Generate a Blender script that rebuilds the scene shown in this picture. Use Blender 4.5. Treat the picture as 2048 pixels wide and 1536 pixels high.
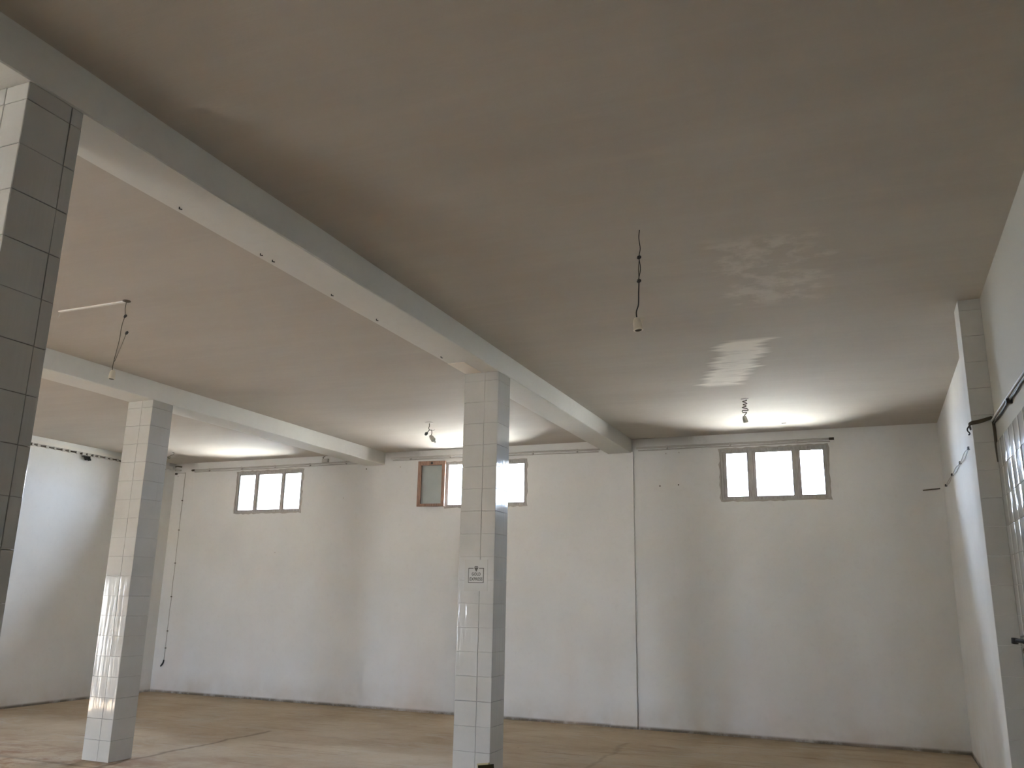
import bpy, bmesh, math, random
from mathutils import Vector, Matrix

# ------------------------------------------------------------------ basics
for o in list(bpy.data.objects):
    bpy.data.objects.remove(o, do_unlink=True)
SC = bpy.context.scene
COL = SC.collection
RND = random.Random(7)

# room numbers (metres, camera stands over x=0, y=0)
XL, XR = -11.08, 0.87          # left / right wall faces
YF, YD = -6.00, 11.28          # wall behind the camera / far wall face
H = 3.75                       # ceiling
HB = 3.555                     # underside of the beams
TILE = 0.193
B1 = (-3.262, -2.932)          # beam over columns A and B (x range)
B2 = (-7.205, -6.860)          # beam over column C
WT = 0.22                      # outer wall thickness

# ------------------------------------------------------------------ camera
f_px, yaw, pitch, roll = 1691.25, 0.3981, 0.2471, 0.0188
cy, sy, cp, sp = math.cos(yaw), math.sin(yaw), math.cos(pitch), math.sin(pitch)
fwd = Vector((-sy * cp, cy * cp, sp)); right = Vector((cy, sy, 0)); up = right.cross(fwd)
cr, sr = math.cos(roll), math.sin(roll)
rx = cr * right + sr * up; ux = -sr * right + cr * up
cam = bpy.data.objects.new('camera', bpy.data.cameras.new('camera')); COL.objects.link(cam)
m = Matrix((rx, ux, -fwd)).transposed().to_4x4(); m.translation = Vector((0, 0, 1.6))
cam.matrix_world = m
cam.data.sensor_width = 36; cam.data.lens = f_px * 36 / 2048
cam.data.clip_start = 0.05; cam.data.clip_end = 400
SC.camera = cam

# ------------------------------------------------------------------ light
world = bpy.data.worlds.new('sky'); SC.world = world; world.use_nodes = True
bg = world.node_tree.nodes['Background']
bg.inputs[0].default_value = (0.67, 0.79, 1.0, 1); bg.inputs[1].default_value = 2.9
sun_d = bpy.data.lights.new('sun', 'SUN'); sun_d.energy = 7.0; sun_d.angle = math.radians(0.6)
sun_d.color = (1.0, 0.95, 0.86)
sun = bpy.data.objects.new('sun', sun_d); COL.objects.link(sun)
sun.rotation_euler = Vector((0.80, 0.30, -1.25)).to_track_quat('-Z', 'Y').to_euler()   # from the left, high

SC.view_settings.view_transform = 'Standard'; SC.view_settings.look = 'None'
SC.view_settings.gamma = 1.0; SC.view_settings.use_curve_mapping = False
SC.view_settings.exposure = 4.93
SC.cycles.max_bounces = 24; SC.cycles.diffuse_bounces = 20; SC.cycles.transparent_max_bounces = 12
SC.cycles.glossy_bounces = 6
SC.cycles.sample_clamp_indirect = 12; SC.cycles.use_denoising = True
SC.cycles.caustics_reflective = False

def portal(loc, sx, sz, direction):
    d = bpy.data.lights.new('daylight_portal', 'AREA'); d.shape = 'RECTANGLE'; d.size = sx; d.size_y = sz
    d.cycles.is_portal = True
    o = bpy.data.objects.new('daylight_portal', d); COL.objects.link(o); o.location = loc
    o.rotation_euler = Vector(direction).to_track_quat('-Z', 'Z').to_euler()

# ------------------------------------------------------------------ materials
def mat(name, base, rough=0.8, metallic=0.0, spec=0.5):
    ma = bpy.data.materials.new(name); ma.use_nodes = True
    b = ma.node_tree.nodes['Principled BSDF']
    b.inputs['Base Color'].default_value = (*base, 1); b.inputs['Roughness'].default_value = rough
    b.inputs['Metallic'].default_value = metallic; b.inputs['Specular IOR Level'].default_value = spec
    return ma

class NT:
    """small node helper"""
    def __init__(s, ma): s.t = ma.node_tree; s.b = s.t.nodes['Principled BSDF']; s.n = s.t.nodes; s.l = s.t.links
    def pos(s, scale=(1, 1, 1)):
        g = s.n.new('ShaderNodeNewGeometry'); mp = s.n.new('ShaderNodeMapping'); mp.inputs['Scale'].default_value = scale
        s.l.new(g.outputs['Position'], mp.inputs['Vector']); return mp.outputs[0]
    def noise(s, vec, scale, detail=4, rough=0.55, dist=0.0):
        n = s.n.new('ShaderNodeTexNoise'); n.inputs['Scale'].default_value = scale
        n.inputs['Detail'].default_value = detail; n.inputs['Roughness'].default_value = rough
        n.inputs['Distortion'].default_value = dist
        s.l.new(vec, n.inputs['Vector']); return n.outputs['Fac']
    def rng(s, v, a, b, c=0.0, d=1.0):
        n = s.n.new('ShaderNodeMapRange'); n.inputs[1].default_value = a; n.inputs[2].default_value = b
        n.inputs[3].default_value = c; n.inputs[4].default_value = d; s.l.new(v, n.inputs[0]); return n.outputs[0]
    def math(s, op, a, b=None):
        n = s.n.new('ShaderNodeMath'); n.operation = op
        for i, v in enumerate((a, b)):
            if v is None: continue
            if isinstance(v, (int, float)): n.inputs[i].default_value = v
            else: s.l.new(v, n.inputs[i])
        return n.outputs[0]
    def mix(s, fac, a, b):
        n = s.n.new('ShaderNodeMix'); n.data_type = 'RGBA'
        if isinstance(fac, (int, float)): n.inputs[0].default_value = fac
        else: s.l.new(fac, n.inputs[0])
        for i, v in ((6, a), (7, b)):
            if isinstance(v, tuple): n.inputs[i].default_value = (*v, 1)
            else: s.l.new(v, n.inputs[i])
        return n.outputs[2]
    def xyz(s):
        g = s.n.new('ShaderNodeNewGeometry'); x = s.n.new('ShaderNodeSeparateXYZ'); s.l.new(g.outputs['Position'], x.inputs[0]); return x.outputs
    def box(s, x0, x1, y0, y1, soft=0.08, wob=None, axes=(0, 1)):
        """soft rectangle mask on two world axes, wobbled by noise"""
        p = s.xyz(); a, b = p[axes[0]], p[axes[1]]
        if wob is not None: a = s.math('ADD', a, wob)
        r = s.math('MULTIPLY', s.rng(a, x0 - soft, x0 + soft), s.rng(a, x1 + soft, x1 - soft))
        r = s.math('MULTIPLY', r, s.math('MULTIPLY', s.rng(b, y0 - soft, y0 + soft), s.rng(b, y1 + soft, y1 - soft)))
        return r
    def bump(s, h, strength=0.3, dist=0.01):
        n = s.n.new('ShaderNodeBump'); n.inputs['Strength'].default_value = strength; n.inputs['Distance'].default_value = dist
        s.l.new(h, n.inputs['Height']); s.l.new(n.outputs[0], s.b.inputs['Normal'])
    def color(s, c): s.l.new(c, s.b.inputs['Base Color'])

def plaster(name, a, b, dirt_and_shade=False, streak=(1, 1, 1)):
    ma = mat(name, a, 0.85, spec=0.25); t = NT(ma)
    n1 = t.noise(t.pos(streak), 1.3, 5, 0.6); c = t.mix(t.rng(n1, 0.35, 0.7), a, b)
    n2 = t.noise(t.pos(), 14, 3); c = t.mix(t.rng(n2, 0.55, 0.8, 0, 0.25), c, tuple(v * 0.86 for v in b))
    if dirt_and_shade:                                  # splashed dirt just over the floor
        z = t.xyz()[2]; w = t.noise(t.pos(), 2.5, 4)
        k = t.math('MULTIPLY', t.rng(z, 0.38, 0.0), t.rng(w, 0.3, 0.75))
        c = t.mix(t.math('MULTIPLY', k, 0.65), c, (0.47, 0.40, 0.30))
        k3 = t.math('MULTIPLY', t.rng(z, 0.045, 0.018), t.rng(t.noise(t.pos(), 4.0, 4, 0.7), 0.30, 0.52, 0.35, 1))
        c = t.mix(t.math('MULTIPLY', k3, 0.85), c, (0.13, 0.095, 0.055))      # mud crust along the floor joint
        k2 = t.math('MULTIPLY', t.rng(z, 1.5, 0.2), t.rng(t.noise(t.pos((1, 1, 0.35)), 1.1, 3), 0.5, 0.72))
        c = t.mix(t.math('MULTIPLY', k2, 0.36), c, (0.62, 0.48, 0.38))
    if dirt_and_shade:                                  # shade painted dark into the top corners by the beam ends
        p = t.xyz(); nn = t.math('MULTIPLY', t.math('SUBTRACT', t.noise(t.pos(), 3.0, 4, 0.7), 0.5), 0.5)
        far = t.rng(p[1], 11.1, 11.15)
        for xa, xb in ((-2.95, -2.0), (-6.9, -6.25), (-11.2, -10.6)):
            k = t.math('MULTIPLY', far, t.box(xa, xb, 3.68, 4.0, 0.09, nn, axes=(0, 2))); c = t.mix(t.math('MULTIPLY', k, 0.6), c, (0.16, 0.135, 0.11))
    t.color(c)
    t.bump(t.noise(t.pos(streak), 22, 6, 0.7), 0.25, 0.006)
    return ma

M = {}
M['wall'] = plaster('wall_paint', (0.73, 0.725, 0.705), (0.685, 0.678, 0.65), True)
M['wall_cream'] = plaster('wall_paint_two_bays', (0.73, 0.725, 0.705), (0.685, 0.678, 0.65), True); t = NT(M['wall_cream'])
old = t.b.inputs['Base Color'].links[0].from_socket
t.color(t.mix(t.rng(t.xyz()[1], 6.66, 6.60, 0, 0.85), old, (0.50, 0.49, 0.42)))      # nearer bay mixed to a darker cream
M['beam'] = plaster('beam_paint', (0.68, 0.67, 0.63), (0.64, 0.63, 0.585))
# ceiling: whitewash brushed along x, with newer, lighter strokes
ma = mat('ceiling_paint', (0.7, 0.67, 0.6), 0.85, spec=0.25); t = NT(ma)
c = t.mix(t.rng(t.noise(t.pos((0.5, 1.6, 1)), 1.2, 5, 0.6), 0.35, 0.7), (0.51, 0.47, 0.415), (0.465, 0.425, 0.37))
st = t.noise(t.pos((0.35, 4.5, 1)), 3.0, 4, 0.6); c = t.mix(t.rng(st, 0.5, 0.8, 0, 0.35), c, (0.55, 0.51, 0.45))
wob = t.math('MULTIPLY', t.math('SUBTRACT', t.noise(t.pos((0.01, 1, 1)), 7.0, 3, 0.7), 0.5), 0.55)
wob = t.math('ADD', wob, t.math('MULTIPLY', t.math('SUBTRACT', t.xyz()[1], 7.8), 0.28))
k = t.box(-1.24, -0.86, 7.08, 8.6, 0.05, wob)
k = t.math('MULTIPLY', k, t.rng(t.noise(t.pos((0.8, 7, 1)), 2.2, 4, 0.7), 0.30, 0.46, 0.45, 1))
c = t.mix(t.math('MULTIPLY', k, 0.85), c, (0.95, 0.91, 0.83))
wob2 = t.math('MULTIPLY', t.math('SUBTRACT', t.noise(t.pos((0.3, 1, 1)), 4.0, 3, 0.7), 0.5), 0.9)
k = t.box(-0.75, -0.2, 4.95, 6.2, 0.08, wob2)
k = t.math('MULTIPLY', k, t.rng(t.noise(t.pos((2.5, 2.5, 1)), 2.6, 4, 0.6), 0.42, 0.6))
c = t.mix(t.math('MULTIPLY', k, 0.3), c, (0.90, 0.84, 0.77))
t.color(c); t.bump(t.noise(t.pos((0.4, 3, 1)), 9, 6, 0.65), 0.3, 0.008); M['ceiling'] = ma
# screed floor: dust, mud stains, trowel lines
ma = mat('floor_screed', (0.4, 0.35, 0.27), 0.75, spec=0.3); t = NT(ma)
c = t.mix(t.rng(t.noise(t.pos(), 0.9, 6, 0.65), 0.35, 0.68), (0.56, 0.465, 0.345), (0.41, 0.31, 0.20))
c = t.mix(t.rng(t.noise(t.pos((0.6, 1.5, 1)), 1.7, 6, 0.7, 1.0), 0.52, 0.72, 0, 0.8), c, (0.54, 0.49, 0.41))
c = t.mix(t.rng(t.noise(t.pos((0.35, 3, 1)), 2.3, 5, 0.7, 0.6), 0.56, 0.72, 0, 0.6), c, (0.27, 0.17, 0.10))
c = t.mix(t.rng(t.noise(t.pos((1, 1, 1)), 9, 4, 0.7), 0.62, 0.74, 0, 0.5), c, (0.24, 0.16, 0.10))
c = t.mix(t.math('MULTIPLY', t.rng(t.xyz()[1], 7.5, 6.4), t.rng(t.noise(t.pos(), 2.0, 5, 0.7), 0.46, 0.60)), c, (0.33, 0.20, 0.125))
w = t.math('MULTIPLY', t.math('SUBTRACT', t.noise(t.pos(), 1.6, 3), 0.5), 0.9)
for (xa, xb, ya, yb, kk) in ((-6.80, -6.76, 4.5, 8.9, 0.9), (-20, 5, 6.32, 6.36, 0.7), (-2.75, -2.72, 7.6, 10.2, 0.5)):
    k = t.box(xa, xb, ya, yb, 0.03, t.math('MULTIPLY', w, 0.4) if xb - xa < 1 else None)
    c = t.mix(t.math('MULTIPLY', k, kk), c, (0.16, 0.11, 0.07))
c = t.mix(t.math('MULTIPLY', t.rng(t.xyz()[1], 10.75, 11.2), t.rng(t.noise(t.pos(), 3.0, 4, 0.7), 0.35, 0.6, 0.2, 0.8)), c, (0.32, 0.235, 0.14))
t.color(c); t.bump(t.noise(t.pos((0.7, 1.4, 1)), 16, 7, 0.7), 0.4, 0.01); M['floor'] = ma
# glazed tiles
def glazed(name, a, b, wave, strength):
    ma = mat(name, a, 0.10, spec=0.5); t = NT(ma)
    c = t.mix(t.rng(t.noise(t.pos(), 3.0, 4), 0.35, 0.7), a, b)
    c = t.mix(t.rng(t.noise(t.pos(), 45, 2), 0.70, 0.78, 0, 0.4), c, tuple(v * 0.8 for v in b)); t.color(c)
    t.l.new(t.rng(t.noise(t.pos(), 5, 3), 0.3, 0.8, 0.04, 0.16), t.b.inputs['Roughness'])
    t.bump(t.noise(t.pos(wave), 26, 2, 0.5), strength, 0.02); return ma
M['tile'] = glazed('white_glazed_tile', (0.53, 0.525, 0.49), (0.485, 0.48, 0.44), (1.3, 1.3, 0.12), 0.09)
M['tile_wavy'] = glazed('rippled_glazed_tile', (0.56, 0.56, 0.54), (0.52, 0.52, 0.49), (1.3, 1.3, 0.12), 0.06)
M['grout'] = mat('grey_grout', (0.46, 0.44, 0.395), 0.9)
M['mortar'] = plaster('ragged_mortar', (0.46, 0.43, 0.39), (0.36, 0.33, 0.295))
# weathered timber
def timber(name, a, b):
    ma = mat(name, a, 0.6); t = NT(ma)
    t.color(t.mix(t.rng(t.noise(t.pos((9, 9, 1.2)), 6, 5, 0.6), 0.35, 0.7), a, b))
    t.bump(t.noise(t.pos((10, 10, 1)), 12, 4), 0.3, 0.004); return ma
M['frame'] = timber('weathered_grey_timber', (0.44, 0.42, 0.40), (0.30, 0.28, 0.26))
M['sash'] = timber('brown_varnished_timber', (0.36, 0.215, 0.15), (0.17, 0.10, 0.065))
M['board'] = mat('dark_timber', (0.022, 0.017, 0.006), 0.95, spec=0.1)
M['board_rim'] = mat('sawn_timber_edge', (0.42, 0.36, 0.2), 0.8)
M['conduit'] = mat('grey_painted_conduit', (0.50, 0.48, 0.44), 0.6)
M['white_plastic'] = mat('white_plastic', (0.72, 0.70, 0.65), 0.45)
M['cream_plastic'] = mat('cream_bakelite', (0.66, 0.60, 0.48), 0.4)
M['black'] = mat('black_insulation', (0.016, 0.014, 0.012), 0.5)
M['brown'] = mat('brown_cable', (0.085, 0.07, 0.045), 0.6)
M['steel'] = mat('galvanised_steel', (0.50, 0.52, 0.50), 0.42, 0.8)
M['ink'] = mat('printed_dark_ink', (0.05, 0.042, 0.025), 0.5)
M['label'] = mat('sticker_paper', (0.45, 0.435, 0.385), 0.35)
M['lit_patch'] = mat('painted_window_light', (0.78, 0.71, 0.62), 0.9)  # pale tone for the lit spot painted under the main beam
M['bulb'] = mat('bulb_glass', (0.75, 0.75, 0.74), 0.15)
M['outside'] = mat('sunlit_concrete_yard', (0.52, 0.49, 0.44), 0.95); t = NT(M['outside'])
t.color(t.mix(t.noise(t.pos(), 0.6, 5), (0.56, 0.53, 0.47), (0.46, 0.43, 0.38)))
ma = bpy.data.materials.new('window_glass'); ma.use_nodes = True; nt = ma.node_tree; nt.nodes.clear()
o_ = nt.nodes.new('ShaderNodeOutputMaterial'); mx = nt.nodes.new('ShaderNodeMixShader'); tr = nt.nodes.new('ShaderNodeBsdfTransparent')
gl = nt.nodes.new('ShaderNodeBsdfGlossy'); gl.inputs['Roughness'].default_value = 0.02; fr = nt.nodes.new('ShaderNodeFresnel'); fr.inputs[0].default_value = 1.35
tr.inputs[0].default_value = (0.95, 0.97, 0.97, 1)
nt.links.new(fr.outputs[0], mx.inputs[0]); nt.links.new(tr.outputs[0], mx.inputs[1]); nt.links.new(gl.outputs[0], mx.inputs[2]); nt.links.new(mx.outputs[0], o_.inputs[0])
M['glass'] = ma

# ------------------------------------------------------------------ mesh helpers
def add_box(bm, x0, x1, y0, y1, z0, z1, M4=None):
    vs = [bm.verts.new((x, y, z)) for z in (z0, z1) for y in (y0, y1) for x in (x0, x1)]
    if M4 is not None:
        for v in vs: v.co = M4 @ v.co
    for q in ((0, 2, 3, 1), (4, 5, 7, 6), (0, 1, 5, 4), (2, 6, 7, 3), (0, 4, 6, 2), (1, 3, 7, 5)):
        bm.faces.new([vs[i] for i in q])
    return vs

def add_tube(bm, pts, r, seg=7, caps=True):
    pts = [Vector(p) for p in pts]; rings = []
    n = None
    for i, p in enumerate(pts):
        d = (pts[min(i + 1, len(pts) - 1)] - pts[max(i - 1, 0)]).normalized()
        if n is None:
            n = d.orthogonal().normalized()
        else:
            n = (n - d * n.dot(d)); n = n.normalized() if n.length > 1e-6 else d.orthogonal().normalized()
        b = d.cross(n); rr = r[i] if isinstance(r, (list, tuple)) else r
        rings.append([bm.verts.new(p + (n * math.cos(a) + b * math.sin(a)) * rr) for a in [2 * math.pi * k / seg for k in range(seg)]])
    for a, b in zip(rings, rings[1:]):
        for k in range(seg):
            bm.faces.new((a[k], a[(k + 1) % seg], b[(k + 1) % seg], b[k]))
    if caps:
        bm.faces.new(rings[0][::-1]); bm.faces.new(rings[-1])

def smooth_path(pts, n=6):
    P = [Vector(p) for p in pts]; P = [P[0] * 2 - P[1]] + P + [P[-1] * 2 - P[-2]]; out = []
    for i in range(1, len(P) - 2):
        a, b, c, d = P[i - 1:i + 3]
        for k in range(n):
            t = k / n
            out.append(0.5 * ((2 * b) + (c - a) * t + (2 * a - 5 * b + 4 * c - d) * t * t + (3 * b - a - 3 * c + d) * t ** 3))
    out.append(P[-2]); return out

def obj(name, bm, material, parent=None, smooth=False):
    me = bpy.data.meshes.new(name)
    if isinstance(bm, bmesh.types.BMesh):
        bmesh.ops.recalc_face_normals(bm, faces=bm.faces); bm.to_mesh(me); bm.free()
    else: me = bm
    if isinstance(material, str): material = M[material]
    if not me.materials: me.materials.append(material)
    if smooth:
        for p in me.polygons: p.use_smooth = True
    o = bpy.data.objects.new(name, me); COL.objects.link(o)
    if parent is not None: o.parent = parent
    return o

def empty(name, loc=(0, 0, 0)):
    o = bpy.data.objects.new(name, None); COL.objects.link(o); o.location = loc; o.empty_display_size = 0.2; return o

def tag(o, label, cat, group=None):
    o['label'] = label; o['category'] = cat
    if group: o['group'] = group
    return o

def struct(o, label=None, cat=None):
    o['kind'] = 'structure'
    if label: o['label'] = label
    if cat: o['category'] = cat
    return o

def part(name, bm, material, parent, smooth=False):
    """mesh modelled in world space, parented to a thing standing at parent.location"""
    o = obj(name, bm, material, parent, smooth); o.matrix_parent_inverse = Matrix.Identity(4)
    if parent is not None and parent.location.length > 0:
        for v in o.data.vertices: v.co -= parent.location
    return o

def wall_mesh(axis, face, out, u0, u1, z0, z1, holes):
    """wall slab pierced by rectangular holes (ua, ub, za, zb); axis 'x': runs along x at y=face"""
    us = sorted({u0, u1, *[h[0] for h in holes], *[h[1] for h in holes]}); zs = sorted({z0, z1, *[h[2] for h in holes], *[h[3] for h in holes]})
    hole = lambda u, z: any(h[0] < u < h[1] and h[2] < z < h[3] for h in holes) or not (u0 < u < u1 and z0 < z < z1)
    bm = bmesh.new(); P = (lambda u, w, z: (u, w, z)) if axis == 'x' else (lambda u, w, z: (w, u, z))
    q = lambda *c: bm.faces.new([bm.verts.new(P(*v)) for v in c])
    for i in range(len(us) - 1):
        for j in range(len(zs) - 1):
            a, b, c, d = us[i], us[i + 1], zs[j], zs[j + 1]; um, zm = (a + b) / 2, (c + d) / 2
            if hole(um, zm): continue
            for w in (face, out): q((a, w, c), (b, w, c), (b, w, d), (a, w, d))
            e = 1e-3
            if hole(a - e, zm): q((a, face, c), (a, face, d), (a, out, d), (a, out, c))
            if hole(b + e, zm): q((b, face, c), (b, face, d), (b, out, d), (b, out, c))
            if hole(um, c - e): q((a, face, c), (b, face, c), (b, out, c), (a, out, c))
            if hole(um, d + e): q((a, face, d), (b, face, d), (b, out, d), (a, out, d))
    bmesh.ops.remove_doubles(bm, verts=bm.verts, dist=1e-5)
    return bm

# ------------------------------------------------------------------ the room shell
# back-wall windows: hole rectangles (x0, x1, z0, z1)
WIN = {'right': (-1.750, -0.392, 2.865, 3.560), 'mid': (-5.792, -4.480, 2.870, 3.558), 'left': (-9.716, -8.372, 2.860, 3.566)}
E_ = 0.012
holes = [(a + E_, b - E_, c + E_, d - E_) for a, b, c, d in WIN.values()]
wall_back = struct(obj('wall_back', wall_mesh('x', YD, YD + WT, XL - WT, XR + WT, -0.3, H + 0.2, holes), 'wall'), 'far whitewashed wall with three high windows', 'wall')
LDOOR = (3.03, 3.6, 0.0, 1.78)
wall_left = struct(obj('wall_left', wall_mesh('y', XL, XL - WT, YF, YD, -0.3, H + 0.2, [LDOOR]), 'wall'), 'white side wall carrying the cable rail', 'wall')
wall_right = struct(obj('wall_right', wall_mesh('y', XR, XR + WT, YF, YD, -0.3, H + 0.2, []), 'wall_cream'), 'white side wall with tiled pilaster and tiled dado', 'wall')
FOPEN = (-6.75, -6.0, 0.0, 1.90)
FOPENINGS = [FOPEN, (-5.45, -4.85, 0.0, 1.90), (-11.0, -10.45, 0.0, 1.90)]  # inferred openings behind the camera, split and sized to shape the light
wall_front = struct(obj('wall_front', wall_mesh('x', YF, YF - WT, XL - WT, XR + WT, -0.3, H + 0.2, FOPENINGS), 'wall'), 'unseen wall behind the camera with three openings set for the light', 'wall')
bm = bmesh.new(); add_box(bm, XL - WT, XR + WT, YF - WT, YD + WT, H, H + 0.2)
ceiling = struct(obj('ceiling', bm, 'ceiling'), 'brushed whitewashed ceiling', 'ceiling')
bm = bmesh.new(); add_box(bm, XL + 0.008, XR - 0.012, YF, YD - 0.026, -0.11, 0.0)
add_box(bm, XL - WT, XR + WT, YF - WT, YD + WT, -0.3, -0.10)
floor = struct(obj('floor', bm, 'floor'), 'dusty beige screed floor', 'floor')
# yard outside
bm = bmesh.new(); add_box(bm, -90, 80, -80, 90, -0.5, -0.3)
yard = struct(obj('ground_outside', bm, 'outside'), 'sunlit yard outside the windows', 'ground')

bm = bmesh.new(); add_box(bm, -14.6, -14.3, -20, 22, -0.3, 5.1)  # added wall out of view, cuts the sky seen through the side door
struct(obj('wall_sky_block', bm, 'wall'), 'unseen yard wall added to dim the side door', 'wall')

bm = bmesh.new(); add_box(bm, -4.3, XR, -3.15, -3.0, 0, H)  # added out of view, keeps front light off the right bay
struct(obj('wall_light_block', bm, 'wall'), 'unseen wall added behind the camera to block light', 'wall')

# shallow wall pier under the end of the main beam
bm = bmesh.new(); add_box(bm, B1[0] + 0.01, B1[1] + 0.025, YD - 0.045, YD, 0.0, HB + 0.01)
struct(obj('wall_pier', bm, 'wall'), 'shallow plastered pier in the far wall under the beam end', 'pier')

# beams
def beam(x0, x1, label):
    bm = bmesh.new(); n = 40; ys = [YF + (YD - YF) * i / n for i in range(n + 1)]
    rings = []
    for y in ys:
        j = lambda s=0.004: RND.uniform(-s, s)
        e = 0.006
        rings.append([bm.verts.new((x0 + j(), y, H)), bm.verts.new((x0 + j(), y, HB + e)), bm.verts.new((x0 + e, y, HB + j(0.002))),
                      bm.verts.new((x1 - e, y, HB + j(0.002))), bm.verts.new((x1 + j(0.002), y, HB + e)), bm.verts.new((x1 + j(0.002), y, H))])
    for a, b in zip(rings, rings[1:]):
        for k in range(5): bm.faces.new((a[k], a[k + 1], b[k + 1], b[k]))
    return struct(obj('beam', bm, 'beam'), label, 'beam')
beam1 = beam(*B1, 'long white beam over the column with the printed sticker')
beam2 = beam(*B2, 'white beam over the slanting-looking column nearest the cable rail wall')
for (x, y) in ((-3.207, 3.081), (-3.209, 3.738), (-3.205, 3.845), (-3.209, 4.472), (-3.2, 5.032), (-3.208, 6.076)):
    bm = bmesh.new(); add_tube(bm, [(x, y, HB + 0.003), (x, y, HB - 0.012), (x + 0.012, y + 0.008, HB - 0.014)], 0.0035, 5)
    part('hook', bm, 'black', beam1)
bm = bmesh.new(); add_box(bm, B1[0] + 0.004, B1[0] + 0.16, 6.30, 6.655, HB - 0.003, HB + 0.002)  # window light before column B, painted as a thin pale plate
pp = part('painted_light_patch', bm, 'lit_patch', beam1); pp['label'] = 'pale patch painted in for window light'

# ------------------------------------------------------------------ tiles
def tile_mesh(w, h, kind='tile', t=0.008, g=0.0022, ch=0.0016):
    """plate in local xz, front face towards -y; origin at its lower left back corner"""
    key = (round(w, 4), round(h, 4), kind)
    if key in TM: return TM[key]
    bm = bmesh.new(); a, b, c, d = g / 2, w - g / 2, g / 2, h - g / 2
    r = [[bm.verts.new(v) for v in ring] for ring in (
        [(a, 0, c), (b, 0, c), (b, 0, d), (a, 0, d)], [(a, -t + ch, c), (b, -t + ch, c), (b, -t + ch, d), (a, -t + ch, d)],
        [(a + ch, -t, c + ch), (b - ch, -t, c + ch), (b - ch, -t, d - ch), (a + ch, -t, d - ch)])]
    for p_, q_ in zip(r, r[1:]):
        for k in range(4): bm.faces.new((p_[k], p_[(k + 1) % 4], q_[(k + 1) % 4], q_[k]))
    if kind == 'tile_wavy':                      # cheap tiles, slightly bowed across their width
        n = 6; lo, hi = [r[2][0]], [r[2][3]]
        for i in range(1, n):
            u = i / n; x = a + ch + (b - a - 2 * ch) * u; y = -t - 0.0013 * (1 - (2 * u - 1) ** 2)
            lo.append(bm.verts.new((x, y, c + ch))); hi.append(bm.verts.new((x, y, d - ch)))
        lo.append(r[2][1]); hi.append(r[2][2])
        for i in range(n): bm.faces.new((lo[i], lo[i + 1], hi[i + 1], hi[i])).smooth = True
    else: bm.faces.new(r[2])
    bmesh.ops.recalc_face_normals(bm, faces=[f for f in bm.faces])
    me = bpy.data.meshes.new('tile'); bm.to_mesh(me); bm.free(); me.materials.append(M[kind]); TM[key] = me; return me
TM = {}

def face_tiles(parent, origin, ang, widths, z0, z1, tilt=0.35, skip=None, kind='tile', turn=0.0):
    """rows of tiles on a vertical face; origin = lower-left back corner seen from outside, ang = rotation about z"""
    ca, sa = math.cos(ang), math.sin(ang); z = z0; row = 0
    while z < z1 - 0.02:
        h = min(TILE, z1 - z); u = 0.0
        for w in widths:
            if skip is None or not skip(u, z):
                o = bpy.data.objects.new('tile', tile_mesh(w, h, kind)); COL.objects.link(o); o.parent = parent
                dz = RND.uniform(-0.0008, 0.0008)
                o.location = (origin[0] + ca * u - parent.location.x - sa * 0, origin[1] + sa * u - parent.location.y, z + dz - parent.location.z)
                tl = math.radians(tilt)
                o.rotation_euler = (RND.uniform(-tl, tl) * 0.7, RND.uniform(-tl, tl) * 0.25, ang + math.radians(turn) + RND.uniform(-tl, tl))
            u += w
        z += TILE; row += 1

def column(x0, x1, y0, y1, label, turn=0.0):
    t_ = 0.008
    root = empty('column', ((x0 + x1) / 2, (y0 + y1) / 2, 0)); struct(root, label, 'column')
    bm = bmesh.new(); add_box(bm, x0 + t_ + 0.001, x1 - t_ - 0.001, y0 + t_ + 0.001, y1 - t_ - 0.001, 0, HB + 0.002)
    part('core', bm, 'grout', root)
    w, d = x1 - x0, y1 - y0
    wf = [0.2, w - 0.2]; df = [0.2, d - 0.2] if d > 0.22 else [d]
    top = HB - 0.004
    face_tiles(root, (x0, y0 + t_), 0, wf, 0.0, top)                       # towards the camera
    face_tiles(root, (x1 - t_, y0), math.pi / 2, df, 0.0, top, turn=turn)  # towards +x
    face_tiles(root, (x1, y1 - t_), math.pi, wf, 0.0, top)
    face_tiles(root, (x0 + t_, y1), -math.pi / 2, df, 0.0, top)
    return root
colA = column(B1[0], B1[1], 1.985, 2.240, 'tall dark-sided tiled column close up beside the frame edge')
colB = column(B1[0], B1[1], 6.658, 6.928, 'tiled column with a small GOLD EXPRESS sticker', -0.7)
colC = column(B2[0], B2[1], 6.561, 6.845, 'tiled column with glossy highlights standing by the cable rail wall', -1.3)

# pilaster on the right wall: plastered flank, tiled front
PX, PY0, PY1 = 0.725, 6.59, 6.87
pil = struct(empty('pillar', (0.80, 6.73, 0)), 'half pillar with tiled front against the side wall', 'pilaster')
bm = bmesh.new(); add_box(bm, PX, XR + 0.01, PY0 + 0.009, PY1, 0, H)
part('core', bm, 'wall', pil)
face_tiles(pil, (PX, PY0 + 0.009), 0, [XR - PX], 0.0, H - 0.002)
bm = bmesh.new(); add_tube(bm, [(0.847, 6.585, 2.868), (0.847, 6.592, 2.868)], 0.009, 10); part('bolt_hole', bm, 'black', pil)

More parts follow.
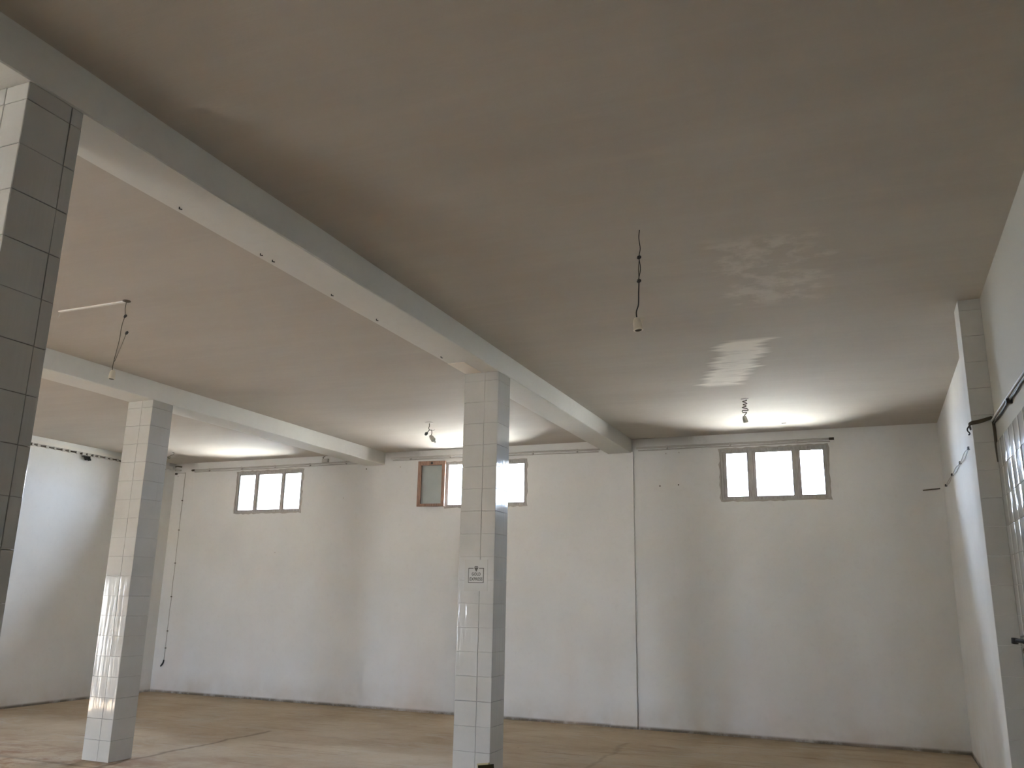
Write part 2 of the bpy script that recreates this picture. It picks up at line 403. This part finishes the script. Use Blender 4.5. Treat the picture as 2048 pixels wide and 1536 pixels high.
# tiled dado on the near part of the right wall
dado = struct(empty('wall_right_tiling', (XR, 5.0, 0)), 'glazed white tile dado on the side wall', 'tiling')
bm = bmesh.new(); add_box(bm, XR - 0.004, XR + 0.002, YF + 0.1, PY0 + 0.01, 0, 14 * TILE); part('grout_bed', bm, 'grout', dado)
nv = 12
face_tiles(dado, (XR - 0.004, PY0), -math.pi / 2, [TILE] * nv, 0.0, 14 * TILE - 0.01, tilt=0.5, kind='tile_wavy')
bm = bmesh.new(); src = bmesh.new(); src.from_mesh(tile_mesh(TILE, TILE)); base = [v.co.copy() for v in src.verts]; fcs = [[v.index for v in f.verts] for f in src.faces]; src.free()
y = PY0 - nv * TILE
while y > YF + 0.3:
    for r in range(14):
        R_ = Matrix.Translation((XR - 0.004, y, r * TILE)) @ Matrix.Rotation(-math.pi / 2 + RND.uniform(-.008, .008), 4, 'Z')
        vs = [bm.verts.new(R_ @ c_) for c_ in base]
        for f in fcs: bm.faces.new([vs[i] for i in f])
    y -= TILE
o = part('tile_field', bm, 'tile_wavy', dado); o['kind'] = 'stuff'

# ------------------------------------------------------------------ windows
def jag_ring(x0, x1, z0, z1, win, wout, amp, y0, y1):
    """ragged mortar strip round an opening"""
    bm = bmesh.new(); n = 26; pin, pout = [], []
    def side(a, b, k):
        for i in range(k): yield (a[0] + (b[0] - a[0]) * i / k, a[1] + (b[1] - a[1]) * i / k)
    cin = [(x0 + win, z0 + win), (x1 - win, z0 + win), (x1 - win, z1 - win), (x0 + win, z1 - win)]
    cout = [(x0 - wout, z0 - wout), (x1 + wout, z0 - wout), (x1 + wout, z1 + wout), (x0 - wout, z1 + wout)]
    for i in range(4):
        k = n if i % 2 == 0 else n // 2
        for p_ in side(cin[i], cin[(i + 1) % 4], k): pin.append(p_)
        for p_ in side(cout[i], cout[(i + 1) % 4], k): pout.append((p_[0] + RND.uniform(-amp, amp), p_[1] + RND.uniform(-amp, amp * 0.6)))
    A = [bm.verts.new((x, y0, z)) for x, z in pin]; B = [bm.verts.new((x, y0, z)) for x, z in pout]; C_ = [bm.verts.new((x, y1, z)) for x, z in pout]; D_ = [bm.verts.new((x, y1, z)) for x, z in pin]
    N = len(A)
    for i in range(N):
        j = (i + 1) % N
        for q in ((A[i], A[j], B[j], B[i]), (B[i], B[j], C_[j], C_[i]), (D_[i], D_[j], A[j], A[i])): bm.faces.new(q)
    return bm

def window(n, key, panes, label, open_first=False):
    x0, x1, z0, z1 = WIN[key]
    root = struct(empty('window_%d' % n, ((x0 + x1) / 2, YD, z0)), label, 'window')
    part('mortar_edge', jag_ring(x0, x1, z0, z1, 0.015, 0.004, 0.011, YD - 0.004, YD + 0.01), 'mortar', root)
    # outer frame and posts
    fy0, fy1 = YD + 0.006, YD + 0.07; b = 0.034
    for nm, bx in (('frame_rail', (x0 + E_, x1 - E_, z0 + E_, z0 + E_ + b)), ('frame_rail', (x0 + E_, x1 - E_, z1 - E_ - b, z1 - E_)),
                   ('frame_stile', (x0 + E_, x0 + E_ + b, z0 + E_ + b, z1 - E_ - b)), ('frame_stile', (x1 - E_ - b, x1 - E_, z0 + E_ + b, z1 - E_ - b))):
        bm = bmesh.new(); add_box(bm, bx[0], bx[1], fy0, fy1, bx[2], bx[3]); part(nm, bm, 'frame', root)
    for a, c_ in zip(panes, panes[1:]):
        mid = (a[1] + c_[0]) / 2
        bm = bmesh.new(); add_box(bm, mid - 0.022, mid + 0.022, fy0, fy1, z0 + E_ + b, z1 - E_ - b); part('mullion', bm, 'frame', root)
    for i, (a, c_) in enumerate(panes):
        if open_first and i == 0: continue
        lo, hi = z0 + E_ + b, z1 - E_ - b
        l = x0 + E_ + b if i == 0 else (panes[i - 1][1] + a) / 2 + 0.022
        r = x1 - E_ - b if i == len(panes) - 1 else (c_ + panes[i + 1][0]) / 2 - 0.022
        bm = bmesh.new(); y0_, y1_ = YD + 0.018, YD + 0.055; zb, zt = z0 + 0.062, z1 - 0.068
        add_box(bm, l, a, y0_, y1_, lo, hi); add_box(bm, c_, r, y0_, y1_, lo, hi)
        add_box(bm, a, c_, y0_, y1_, lo, zb); add_box(bm, a, c_, y0_, y1_, zt, hi)
        s = part('sash', bm, 'frame', root)
        bm = bmesh.new(); add_box(bm, a - 0.004, c_ + 0.004, YD + 0.034, YD + 0.038, zb - 0.004, zt + 0.004)
        g_ = part('pane', bm, 'glass', s)
        g_.data.transform(Matrix.Translation(-root.location)) if False else None
        g_.location = -root.location
    portal(((x0 + x1) / 2, YD + WT + 0.01, (z0 + z1) / 2), x1 - x0, z1 - z0, (0, -1, 0))
    return root
w1 = window(1, 'left', [(-9.655, -9.350), (-9.262, -8.815), (-8.735, -8.432)], 'three-light window high in the far wall nearest the cable rail')
w2 = window(2, 'mid', [(-5.742, -5.430), (-5.350, -4.935), (-4.850, -4.535)], 'three-light window partly hidden by the stickered column, one sash open', True)
w3 = window(3, 'right', [(-1.662, -1.400), (-1.288, -0.840), (-0.735, -0.462)], 'three-light window high in the far wall right of the pier')
# the opened brown sash, swung flat against the wall (hinged at the window's left jamb)
bm = bmesh.new(); sw, s0, s1 = 0.437, 2.892, 3.572; st_ = 0.052; th = 0.036
hx, hy = WIN['mid'][0] + 0.004, YD - 0.012
Rm = Matrix.Translation((hx, hy, 0)) @ Matrix.Rotation(math.radians(6.0), 4, 'Z')
fr_ = bmesh.new()
for bx in ((-sw, -sw + st_, s0, s1), (-st_, 0, s0, s1), (-sw + st_, -st_, s0, s0 + 0.040), (-sw + st_, -st_, s1 - 0.062, s1)):
    add_box(fr_, bx[0], bx[1], -th, 0, bx[2], bx[3], Rm)
bm.free()
so = part('open_sash', fr_, 'sash', w2); so['label'] = 'brown timber sash swung open against the wall'
bm = bmesh.new(); add_box(bm, -sw + st_ - 0.005, -st_ + 0.005, -0.020, -0.016, s0 + 0.035, s1 - 0.057, Rm)
o = part('pane', bm, 'glass', so); o.location = -w2.location
bm = bmesh.new(); add_box(bm, -sw / 2 - 0.012, -sw / 2 + 0.018, -th - 0.012, -th, s1 - 0.045, s1 - 0.02, Rm)
o = part('latch', bm, 'black', so); o.location = -w2.location
bm = bmesh.new(); add_tube(bm, [(hx, hy - 0.02, s0 + 0.05), (hx, hy - 0.02, s0 + 0.13)], 0.008, 8); add_tube(bm, [(hx, hy - 0.02, s1 - 0.13), (hx, hy - 0.02, s1 - 0.05)], 0.008, 8)
o = part('hinge', bm, 'steel', so); o.location = -w2.location
# daylight portals at the unseen openings (light comes in here)
portal((XL - WT - 0.01, (LDOOR[0] + LDOOR[1]) / 2, 0.89), LDOOR[1] - LDOOR[0], 1.78, (1, 0, 0))
for h_ in FOPENINGS: portal(((h_[0] + h_[1]) / 2, YF - WT - 0.01, (h_[2] + h_[3]) / 2), h_[1] - h_[0], h_[3] - h_[2], (0, 1, 0))

# ------------------------------------------------------------------ conduits and cables
def tube_thing(name, paths, r, material, label, cat, loc=None, smooth=True, seg=8):
    pts = paths[0]; root_loc = Vector(loc if loc else pts[0])
    bm = bmesh.new()
    for p_ in paths: add_tube(bm, p_, r, seg)
    o = obj(name, bm, material, None, smooth)
    for v in o.data.vertices: v.co -= root_loc
    o.location = root_loc
    return tag(o, label, cat)

def wob(a, b, n, amp, z=True):
    a, b = Vector(a), Vector(b)
    return [a.lerp(b, i / n) + Vector((0, 0, RND.uniform(-amp, amp) if 0 < i < n else 0)) for i in range(n + 1)]

def conduit(xa, xb, za, zb, label, cap_a=False, cap_b=False):
    y = YD - 0.024
    root = tag(empty('conduit', (xa, YD, za)), label, 'conduit', 'conduits along the far wall')
    bm = bmesh.new(); add_tube(bm, wob((xa, y, za), (xb, y, zb), 10, 0.002), 0.013, 8); part('pipe', bm, 'conduit', root, True)
    bm = bmesh.new(); add_tube(bm, wob((xa + 0.02, y + 0.014, za - 0.032), (xb - 0.02, y + 0.014, zb - 0.032), 10, 0.004), 0.007, 6); part('cable', bm, 'conduit', root, True)
    n = max(2, int(abs(xb - xa) / 0.65))
    for i in range(n):
        x = xa + (xb - xa) * (i + 0.5) / n; z = za + (zb - za) * (i + 0.5) / n
        bm = bmesh.new(); add_box(bm, x - 0.009, x + 0.009, y - 0.014, YD, z - 0.036, z + 0.016); part('clip', bm, 'conduit', root)
    for flag, x, z in ((cap_a, xa, za), (cap_b, xb, zb)):
        if flag:
            bm = bmesh.new(); add_tube(bm, [(x - 0.03, y - 0.002, z), (x + 0.03, y - 0.002, z)], 0.017, 8); part('end_cap', bm, 'brown', root, True)
conduit(-2.86, -0.343, 3.618, 3.617, 'thin conduit over the window right of the pier', False, True)
conduit(-6.735, -3.385, 3.652, 3.630, 'thin conduit over the window with the open sash')
conduit(-10.650, -7.22, 3.620, 3.628, 'thin conduit over the window nearest the cable rail wall', True, False)

# junction box on the far wall beside the middle beam
root = tag(empty('junction_box', (-7.955, YD, 3.645)), 'small grey junction box on the conduit beside the beam', 'box')
bm = bmesh.new(); add_box(bm, -8.01, -7.90, YD - 0.04, YD, 3.642, 3.70); part('box_body', bm, 'conduit', root)
bm = bmesh.new(); add_tube(bm, smooth_path([(-7.99, YD - .02, 3.70), (-8.0, YD - .03, 3.722), (-7.96, YD - .03, 3.735)]), 0.006, 6); part('cable_tail', bm, 'brown', root, True)
# conduit down the far wall beside the left corner
root = tag(empty('wall_cable', (-10.836, YD, 0.43)), 'thin cable running down the far wall near the corner to a loose plug', 'cable')
bm = bmesh.new(); add_tube(bm, [(-10.836 + RND.uniform(-.004, .004) - 0.012 * (i / 26), YD - 0.007, 3.593 - (3.593 - 0.46) * i / 26) for i in range(27)], 0.0055, 6); part('cable', bm, 'conduit', root, True)
bm = bmesh.new(); add_tube(bm, smooth_path([(-10.848, YD - .008, 0.50), (-10.852, YD - .02, 0.455), (-10.885, YD - .03, 0.40)]), 0.010, 6); part('plug', bm, 'black', root, True)
for z in (3.1, 2.6, 2.05, 1.5, 0.95, 0.68):
    bm = bmesh.new(); add_box(bm, -10.853, -10.831, YD - 0.016, YD, z, z + 0.014); part('clip', bm, 'brown', root)
# fittings in the left corner
root = tag(empty('cable_bracket', (-10.98, YD, 3.66)), 'dark bent pipe bracket high in the far corner', 'bracket')
for i, (dz, l) in enumerate(((0.045, 0.13), (-0.015, 0.12))):
    bm = bmesh.new(); add_tube(bm, smooth_path([(-11.05, YD - 0.03, 3.65 + dz), (-11.0, YD - 0.045, 3.655 + dz), (-11.05 + l, YD - 0.02, 3.645 + dz)]), 0.012, 8); part('pipe_elbow', bm, 'conduit' if i else 'brown', root, True)
bm = bmesh.new(); add_box(bm, -11.06, -11.02, YD - 0.02, YD, 3.56, 3.59); part('screw_plate', bm, 'brown', root)
bm = bmesh.new(); add_tube(bm, [(-11.0, YD - .01, 3.585), (-10.84, YD - .01, 3.582)], 0.006, 6); part('rod', bm, 'conduit', root, True)

# cable rail on the left wall
root = tag(empty('cable_rail', (XL, 9.4, 3.61)), 'white perforated cable rail high on the side wall', 'rail')
xw = XL + 0.03
bm = bmesh.new(); add_box(bm, XL, XL + 0.035, 5.2, YD - 0.1, 3.640, 3.688); part('rail_body', bm, 'white_plastic', root)
bm = bmesh.new(); add_tube(bm, wob((XL + 0.025, 5.2, 3.622), (XL + 0.025, YD - 0.25, 3.618), 60, 0.006), 0.011, 6); part('cable', bm, 'brown', root, True)
bm = bmesh.new(); add_tube(bm, wob((XL + 0.02, 5.2, 3.600), (XL + 0.02, YD - 0.3, 3.596), 50, 0.005), 0.008, 6); part('cable', bm, 'white_plastic', root, True)
y = 5.3
while y < YD - 0.3:
    bm = bmesh.new(); add_box(bm, XL, XL + 0.042, y, y + RND.choice((0.03, 0.045, 0.06)), 3.596, 3.640); part('clip', bm, 'conduit', root)
    y += RND.choice((0.09, 0.11, 0.14))
root = tag(empty('wall_bracket', (XL + 0.03, 9.39, 3.57)), 'black clustered bracket hanging under the cable rail', 'bracket')
bm = bmesh.new(); add_box(bm, XL, XL + 0.05, 9.345, 9.465, 3.580, 3.595); part('plate', bm, 'black', root)
for i in range(4):
    bm = bmesh.new(); y = 9.355 + i * 0.030; add_tube(bm, [(XL + 0.04, y, 3.58), (XL + 0.05, y + 0.015, 3.545), (XL + 0.055, y + 0.02, 3.525 + 0.006 * (i % 2))], 0.013, 6); part('prong', bm, 'black', root, True)

# right side: pipe over the dado, cable round the pilaster, twin wire on the far stretch
root = tag(empty('wall_pipe', (XR, 6.5, 2.84)), 'thin metal pipe along the side wall above the tile dado', 'pipe')
bm = bmesh.new(); add_tube(bm, wob((XR - 0.022, PY0 - 0.02, 2.845), (XR - 0.022, 2.2, 2.818), 14, 0.004), 0.0085, 8); part('pipe', bm, 'conduit', root, True)
bm = bmesh.new(); add_tube(bm, wob((XR - 0.012, PY0 - 0.03, 2.828), (XR - 0.012, 2.2, 2.800), 22, 0.005), 0.007, 6); part('cable', bm, 'brown', root, True)
for y in (5.78, 4.6, 3.4):
    bm = bmesh.new(); add_box(bm, XR - 0.035, XR - 0.001, y, y + 0.03, 2.80, 2.83); part('clip', bm, 'black', root)
root = tag(empty('pillar_cable', (0.80, PY0, 2.85)), 'dark cable wrapped across the front of the half pillar', 'cable')
for i in range(3):
    bm = bmesh.new(); add_tube(bm, smooth_path([(PX - 0.006, PY0 + 0.05, 2.805 + i * 0.004), (PX - 0.012, PY0 - 0.008, 2.828 + i * .007), (0.78, PY0 - 0.012 - i * .004, 2.842 + i * .007), (XR - 0.02, PY0 - 0.014, 2.866 + i * .005)]), 0.0065, 6); part('strand', bm, 'brown', root, True)
bm = bmesh.new(); add_tube(bm, smooth_path([(XR - 0.016, PY0 - 0.014, 2.875), (XR - 0.014, PY0 - 0.016, 2.78), (XR - 0.015, PY0 - 0.014, 2.66), (XR - 0.012, PY0 - 0.016, 2.56)]), 0.0075, 6); part('drop_cable', bm, 'brown', root, True)
bm = bmesh.new(); add_tube(bm, smooth_path([(PX - 0.012, PY0 + 0.0, 2.83), (PX - 0.03, PY0 + 0.02, 2.80), (PX - 0.012, PY0 + 0.06, 2.78), (PX - 0.022, PY0 + 0.03, 2.765)]), 0.005, 6); part('knot', bm, 'black', root, True)
root = tag(empty('twin_wire', (XR - 0.012, 8.2, 2.93)), 'clipped twin wire running along the side wall beyond the half pillar', 'wire')
for dz in (0.012, -0.022):
    pts = [(XR - 0.008, 6.95, 2.83 + dz), (XR - 0.008, 7.5, 2.875 + dz), (XR - 0.012, 8.2, 2.925 + dz * 0.3), (XR - 0.012, 8.6, 2.93 + dz * 1.5), (XR - 0.01, 9.02, 2.922 + dz * .3), (XR - 0.012, 9.5, 2.93 + dz * 1.3), (XR - 0.01, 9.93, 2.932 + dz * .3), (XR - 0.01, 10.4, 2.93 + dz), (XR - 0.01, 10.80, 2.93)]
    bm = bmesh.new(); add_tube(bm, smooth_path(pts, 4), 0.0045, 6); part('strand', bm, 'conduit', root, True)
for y, z in ((8.2, 2.925), (9.02, 2.922), (9.93, 2.932), (10.80, 2.93)):
    bm = bmesh.new(); add_box(bm, XR - 0.024, XR - 0.002, y - 0.03, y + 0.03, z - 0.011, z + 0.011); part('clip', bm, 'black', root)
tube_thing('wall_rod', [wob((0.64, YD - 0.012, 2.935), (0.828, YD - 0.012, 2.952), 4, 0.001)], 0.008, 'brown', 'short dark rod fixed to the far wall near the corner', 'rod')
# tap on the pilaster
root = tag(empty('wall_tap', (XR, 6.42, 1.38)), 'black wall tap with pipe beside the half pillar', 'tap')
bm = bmesh.new(); add_tube(bm, smooth_path([(XR - 0.004, 6.30, 1.375), (XR - 0.03, 6.36, 1.39), (XR - 0.055, 6.44, 1.392)]), 0.014, 8); part('spout', bm, 'black', root, True)
bm = bmesh.new(); add_tube(bm, [(XR - 0.06, 6.44, 1.405), (XR - 0.062, 6.445, 1.372)], 0.021, 10); part('nozzle', bm, 'black', root, True)
bm = bmesh.new(); add_tube(bm, smooth_path([(XR - 0.006, 6.10, 1.40), (XR - 0.03, 6.25, 1.425), (XR - 0.03, 6.38, 1.42)]), 0.008, 7); part('handle', bm, 'brown', root, True)
bm = bmesh.new(); add_tube(bm, smooth_path([(XR - 0.012, 6.33, 1.365), (XR - 0.03, 6.36, 1.33), (XR - 0.012, 6.30, 1.30), (XR - 0.012, 6.2, 1.24)]), 0.008, 7); part('hose', bm, 'brown', root, True)

# ------------------------------------------------------------------ hanging lamp wires
def lathe(bm, prof, M4, seg=14):
    rings = [[bm.verts.new(M4 @ Vector((r * math.cos(2 * math.pi * k / seg), r * math.sin(2 * math.pi * k / seg), z))) for k in range(seg)] for r, z in prof]
    for a, b in zip(rings, rings[1:]):
        for k in range(seg): bm.faces.new((a[k], a[(k + 1) % seg], b[(k + 1) % seg], b[k]))
    bm.faces.new(rings[0]); bm.faces.new(rings[-1][::-1])

def socket(root, p, d, scale=1.0, material='cream_plastic', inner=True):
    """lamp holder: p = top centre, d = direction its mouth points"""
    q = Vector(d).to_track_quat('-Z', 'Y').to_matrix().to_4x4(); T = Matrix.Translation(p) @ q @ Matrix.Scale(scale, 4)
    bm = bmesh.new(); lathe(bm, [(0.006, 0.0), (0.014, -0.003), (0.020, -0.016), (0.023, -0.030), (0.0235, -0.062), (0.026, -0.064), (0.026, -0.070), (0.021, -0.070), (0.020, -0.045), (0.001, -0.044)], T)
    h_ = part('lamp_holder', bm, material, root, True)
    if inner:
        bm = bmesh.new(); lathe(bm, [(0.0, -0.046), (0.017, -0.047), (0.018, -0.0705), (0.0165, -0.072), (0.015, -0.050)], T)
        o = part('screw_contact', bm, 'brown', h_, True); o.location = -root.location
def knot(root, p, r=0.012, material='black'):
    bm = bmesh.new(); p = Vector(p)
    add_tube(bm, smooth_path([p + Vector((-r, 0, r * .6)), p + Vector((r * .4, r * .3, r)), p + Vector((r, 0, 0)), p + Vector((0, -r * .4, -r)), p + Vector((-r, 0, -r * .2)), p + Vector((r * .4, 0, r * .4))], 4), r * 0.55, 6)
    part('knot', bm, material, root, True)

# a) long wire in the near bay
y = 4.611
r_ = tag(empty('hanging_lamp_holder', (-1.129, y, H)), 'long black wire with an empty cream lamp holder under the open ceiling', 'lamp')
bm = bmesh.new(); add_tube(bm, smooth_path([(-1.129, y, H), (-1.134, y, 3.70), (-1.127, y, 3.63), (-1.135, y, 3.575), (-1.128, y, 3.50), (-1.142, y, 3.43)]), 0.0026, 5); part('wire', bm, 'black', r_, True)
bm = bmesh.new(); add_tube(bm, smooth_path([(-1.132, y, 3.575), (-1.140, y, 3.50), (-1.137, y, 3.43)]), 0.0024, 5); part('wire', bm, 'brown', r_, True)
bm = bmesh.new(); add_tube(bm, smooth_path([(-1.138, y, 3.425), (-1.141, y, 3.36), (-1.144, y, 3.28), (-1.157, y, 3.235), (-1.155, y, 3.195)]), 0.0042, 6); part('wire', bm, 'black', r_, True)
knot(r_, (-1.135, y, 3.574), 0.009); knot(r_, (-1.138, y, 3.425), 0.009)
socket(r_, (-1.156, y, 3.200), (0.10, 0.05, -1), 1.12)
# b) wire in the middle bay with its surface trunking
y = 4.514
r_ = tag(empty('hanging_lamp_holder', (-5.12, y, H)), 'dark wire with a cream lamp holder at the end of the white ceiling strip', 'lamp')
bm = bmesh.new(); lathe(bm, [(0.030, 0.0), (0.030, -0.006), (0.012, -0.012)], Matrix.Translation((-5.115, y, H))); part('ceiling_cup', bm, 'brown', r_, True)
bm = bmesh.new(); add_tube(bm, smooth_path([(-5.115, y, H), (-5.12, y, 3.69), (-5.112, y, 3.63), (-5.13, y, 3.55), (-5.135, y, 3.44), (-5.148, y, 3.36), (-5.165, y, 3.25), (-5.165, y, 3.195)]), 0.0032, 5); part('wire', bm, 'brown', r_, True)
bm = bmesh.new(); add_tube(bm, smooth_path([(-5.072, y, 3.487), (-5.095, y, 3.42), (-5.13, y, 3.33), (-5.155, y, 3.27)]), 0.0024, 5); part('wire', bm, 'brown', r_, True)
knot(r_, (-5.108, y, 3.625), 0.010); knot(r_, (-5.070, y, 3.487), 0.010)
socket(r_, (-5.158, y, 3.205), (-0.05, 0.0, -1), 1.0, 'cream_plastic')
bm = bmesh.new(); add_box(bm, -5.83, -5.13, y - 0.010, y + 0.010, H - 0.011, H)
tag(obj('ceiling_trunking', bm, 'white_plastic'), 'thin white strip on the ceiling leading to the hanging lamp wire', 'trunking')
r_ = tag(empty('wire_end', (-5.83, y + 0.04, H)), 'tiny stub of wire at the outer end of the white ceiling strip', 'wire')
bm = bmesh.new(); add_tube(bm, smooth_path([(-5.83, y, H), (-5.82, y, H - 0.03), (-5.835, y, H - 0.055)]), 0.0035, 5); part('wire', bm, 'conduit', r_, True)
# c) short crumpled wire near the middle window
y = 9.38
r_ = tag(empty('hanging_lamp_holder', (-5.085, y, H)), 'short crumpled wire with tilted grey holder before the open-sash window', 'lamp')
bm = bmesh.new(); lathe(bm, [(0.055, 0.0), (0.050, -0.006), (0.018, -0.014)], Matrix.Translation((-5.085, y, H - 0.0))); part('ceiling_cup', bm, 'conduit', r_, True)
bm = bmesh.new(); add_tube(bm, smooth_path([(-5.082, y, H), (-5.080, y, 3.70), (-5.088, y, 3.675), (-5.070, y, 3.648), (-5.045, y, 3.645), (-5.040, y, 3.60), (-5.055, y, 3.575)]), 0.005, 6); part('wire', bm, 'brown', r_, True)
bm = bmesh.new(); add_tube(bm, smooth_path([(-5.075, y, 3.655), (-5.100, y, 3.625), (-5.122, y, 3.606)]), [0.005] * 6 + [0.007] * 4 + [0.011] * 3, 6); part('wire', bm, 'black', r_, True)
knot(r_, (-5.12, y, 3.604), 0.016)
bm = bmesh.new(); add_tube(bm, smooth_path([(-5.045, y, 3.65), (-5.02, y, 3.64), (-5.0, y, 3.652)]), 0.0035, 5); part('wire', bm, 'conduit', r_, True)
socket(r_, (-5.062, y, 3.580), (0.62, 0, -0.78), 1.25, 'conduit', False)
bm = bmesh.new(); lathe(bm, [(0.004, 0.0), (0.012, -0.01), (0.013, -0.035), (0.004, -0.045)], Matrix.Translation((-5.008, y, 3.512)) @ Vector((0.62, 0, -0.6)).to_track_quat('-Z', 'Y').to_matrix().to_4x4()); part('bulb', bm, 'bulb', r_, True)
# d) curly wire before the right window
y = 9.281
r_ = tag(empty('hanging_lamp_holder', (-1.141, y, H)), 'springy curled wire with small holder before the window right of the pier', 'lamp')
bm = bmesh.new(); lathe(bm, [(0.040, 0.0), (0.038, -0.005), (0.015, -0.012)], Matrix.Translation((-1.141, y, H))); part('ceiling_cup', bm, 'conduit', r_, True)
zig = [(-1.141, y, H), (-1.12, y - .01, 3.728), (-1.165, y, 3.722), (-1.118, y + .01, 3.700), (-1.160, y, 3.688), (-1.125, y - .01, 3.668), (-1.172, y, 3.655), (-1.120, y, 3.640), (-1.112, y, 3.618), (-1.168, y, 3.622), (-1.165, y, 3.60), (-1.125, y, 3.598), (-1.148, y, 3.570), (-1.158, y, 3.548)]
bm = bmesh.new(); add_tube(bm, smooth_path(zig, 5), 0.0048, 6); part('wire', bm, 'brown', r_, True)
socket(r_, (-1.155, y, 3.562), (0.22, 0, -1), 1.1, 'conduit', False)
# e) small tangled wire end beside column C
y = 10.27
r_ = tag(empty('ceiling_wire_end', (-10.20, y, H)), 'small tangled wire end on the ceiling beside the column near the cable rail', 'wire')
bm = bmesh.new(); add_tube(bm, smooth_path([(-10.19, y, H), (-10.15, y, 3.735), (-10.17, y, 3.715), (-10.215, y, 3.705), (-10.255, y, 3.67), (-10.30, y, 3.69), (-10.315, y, 3.725)]), 0.006, 6); part('wire', bm, 'brown', r_, True)
knot(r_, (-10.245, y, 3.672), 0.018, 'brown')
bm = bmesh.new(); add_tube(bm, smooth_path([(-10.23, y, 3.675), (-10.19, y, 3.672), (-10.14, y, 3.675)]), 0.004, 5); part('wire', bm, 'conduit', r_, True)
# f) tick on the ceiling in front of the right window
bm = bmesh.new(); add_box(bm, -0.89, -0.835, 10.73, 10.75, H - 0.006, H)
tag(obj('ceiling_clip', bm, 'brown'), 'tiny dark clip on the bright ceiling before the window', 'clip')

# ------------------------------------------------------------------ sticker on column B
root = tag(empty('sticker', (-3.096, 6.656, 1.77)), 'square printed GOLD EXPRESS sticker on the tiled column', 'sticker')
ys = 6.6555
bm = bmesh.new(); add_box(bm, -3.205, -2.990, ys, ys + 0.003, 1.645, 1.905); part('paper', bm, 'label', root)
x0, x1, z0, z1 = -3.168, -3.024, 1.712, 1.836; w_ = 0.0058
bm = bmesh.new()
for bx in ((x0, x0 + w_ * .7, z0, z1), (x1 - w_ * 1.2, x1, z0, z1), (x0, x1, z0, z0 + w_), (x0, -3.121, z1 - w_, z1), (-3.070, x1, z1 - w_, z1)):
    add_box(bm, bx[0], bx[1], ys - 0.0008, ys + 0.001, bx[2], bx[3])
part('printed_border', bm, 'ink', root)
bm = bmesh.new(); gx, gz = -3.0955, 1.846
for tri in (((-.020, 0), (-.012, .008), (.012, .008), (.020, 0)), ((-.020, -.003), (.020, -.003), (.0, -.038))):
    f_ = [bm.verts.new((gx + a, ys - 0.0008, gz + b - 0.004)) for a, b in tri]; g2 = [bm.verts.new((gx + a, ys + 0.001, gz + b - 0.004)) for a, b in tri]
    bm.faces.new(f_); bm.faces.new(g2)
    for i in range(len(tri)): bm.faces.new((f_[i], f_[(i + 1) % len(tri)], g2[(i + 1) % len(tri)], g2[i]))
part('printed_gem', bm, 'ink', root)
def letters(txt, cx, z, size, w):
    cu = bpy.data.curves.new('lettering', 'FONT'); cu.body = txt; cu.size = size; cu.align_x = 'CENTER'; cu.extrude = 0.0006; cu.offset = 0.0010; cu.space_character = 1.15
    o = bpy.data.objects.new('tmp', cu); COL.objects.link(o)
    bpy.context.view_layer.update()
    me = bpy.data.meshes.new_from_object(o.evaluated_get(bpy.context.evaluated_depsgraph_get())); bpy.data.objects.remove(o, do_unlink=True)
    xs = [v.co.x for v in me.vertices]; k = w / (max(xs) - min(xs)); c0 = (max(xs) + min(xs)) / 2
    for v in me.vertices: v.co = Vector((cx + (v.co.x - c0) * k, ys - 0.0004 - v.co.z, z + v.co.y))
    me.materials.clear(); me.materials.append(M['ink'])
    for v in me.vertices: v.co -= root.location
    o = bpy.data.objects.new('lettering', me); COL.objects.link(o); o.parent = root
letters('GOLD', -3.0955, 1.773, 0.036, 0.082)
letters('EXPRESS', -3.0955, 1.733, 0.034, 0.118)

# ------------------------------------------------------------------ timber offcut leaning at column B
root = tag(empty('timber_offcut', (-2.90, 6.60, 0)), 'dark timber offcut with a pale edge standing against the stickered column', 'board')
Rb = Matrix.Translation((-2.905, 6.600, 0)) @ Matrix.Rotation(math.radians(-9), 4, 'Y') @ Matrix.Rotation(math.radians(-7), 4, 'X')
bm = bmesh.new(); add_box(bm, -0.062, 0.062, -0.022, 0.012, 0.01, 0.312, Rb); part('board', bm, 'board', root)
bm = bmesh.new(); add_box(bm, -0.070, -0.062, -0.022, 0.012, 0.01, 0.325, Rb); add_box(bm, -0.062, 0.03, -0.022, 0.012, 0.312, 0.325, Rb); part('pale_edge', bm, 'board_rim', root)

# screw holes in the far wall
for i, (x, z) in enumerate(((-7.19, 3.508), (-6.581, 3.515), (-7.58, 3.065), (-2.551, 3.092), (-2.281, 3.536), (-2.46, 3.53), (-2.30, 3.10), (-8.807, 2.227), (-11.0, 3.53))):
    bm = bmesh.new(); add_tube(bm, [(x, YD - 0.003, z), (x, YD + 0.002, z)], 0.010, 8); part('screw_plug', bm, 'conduit' if i % 3 else 'brown', wall_back)
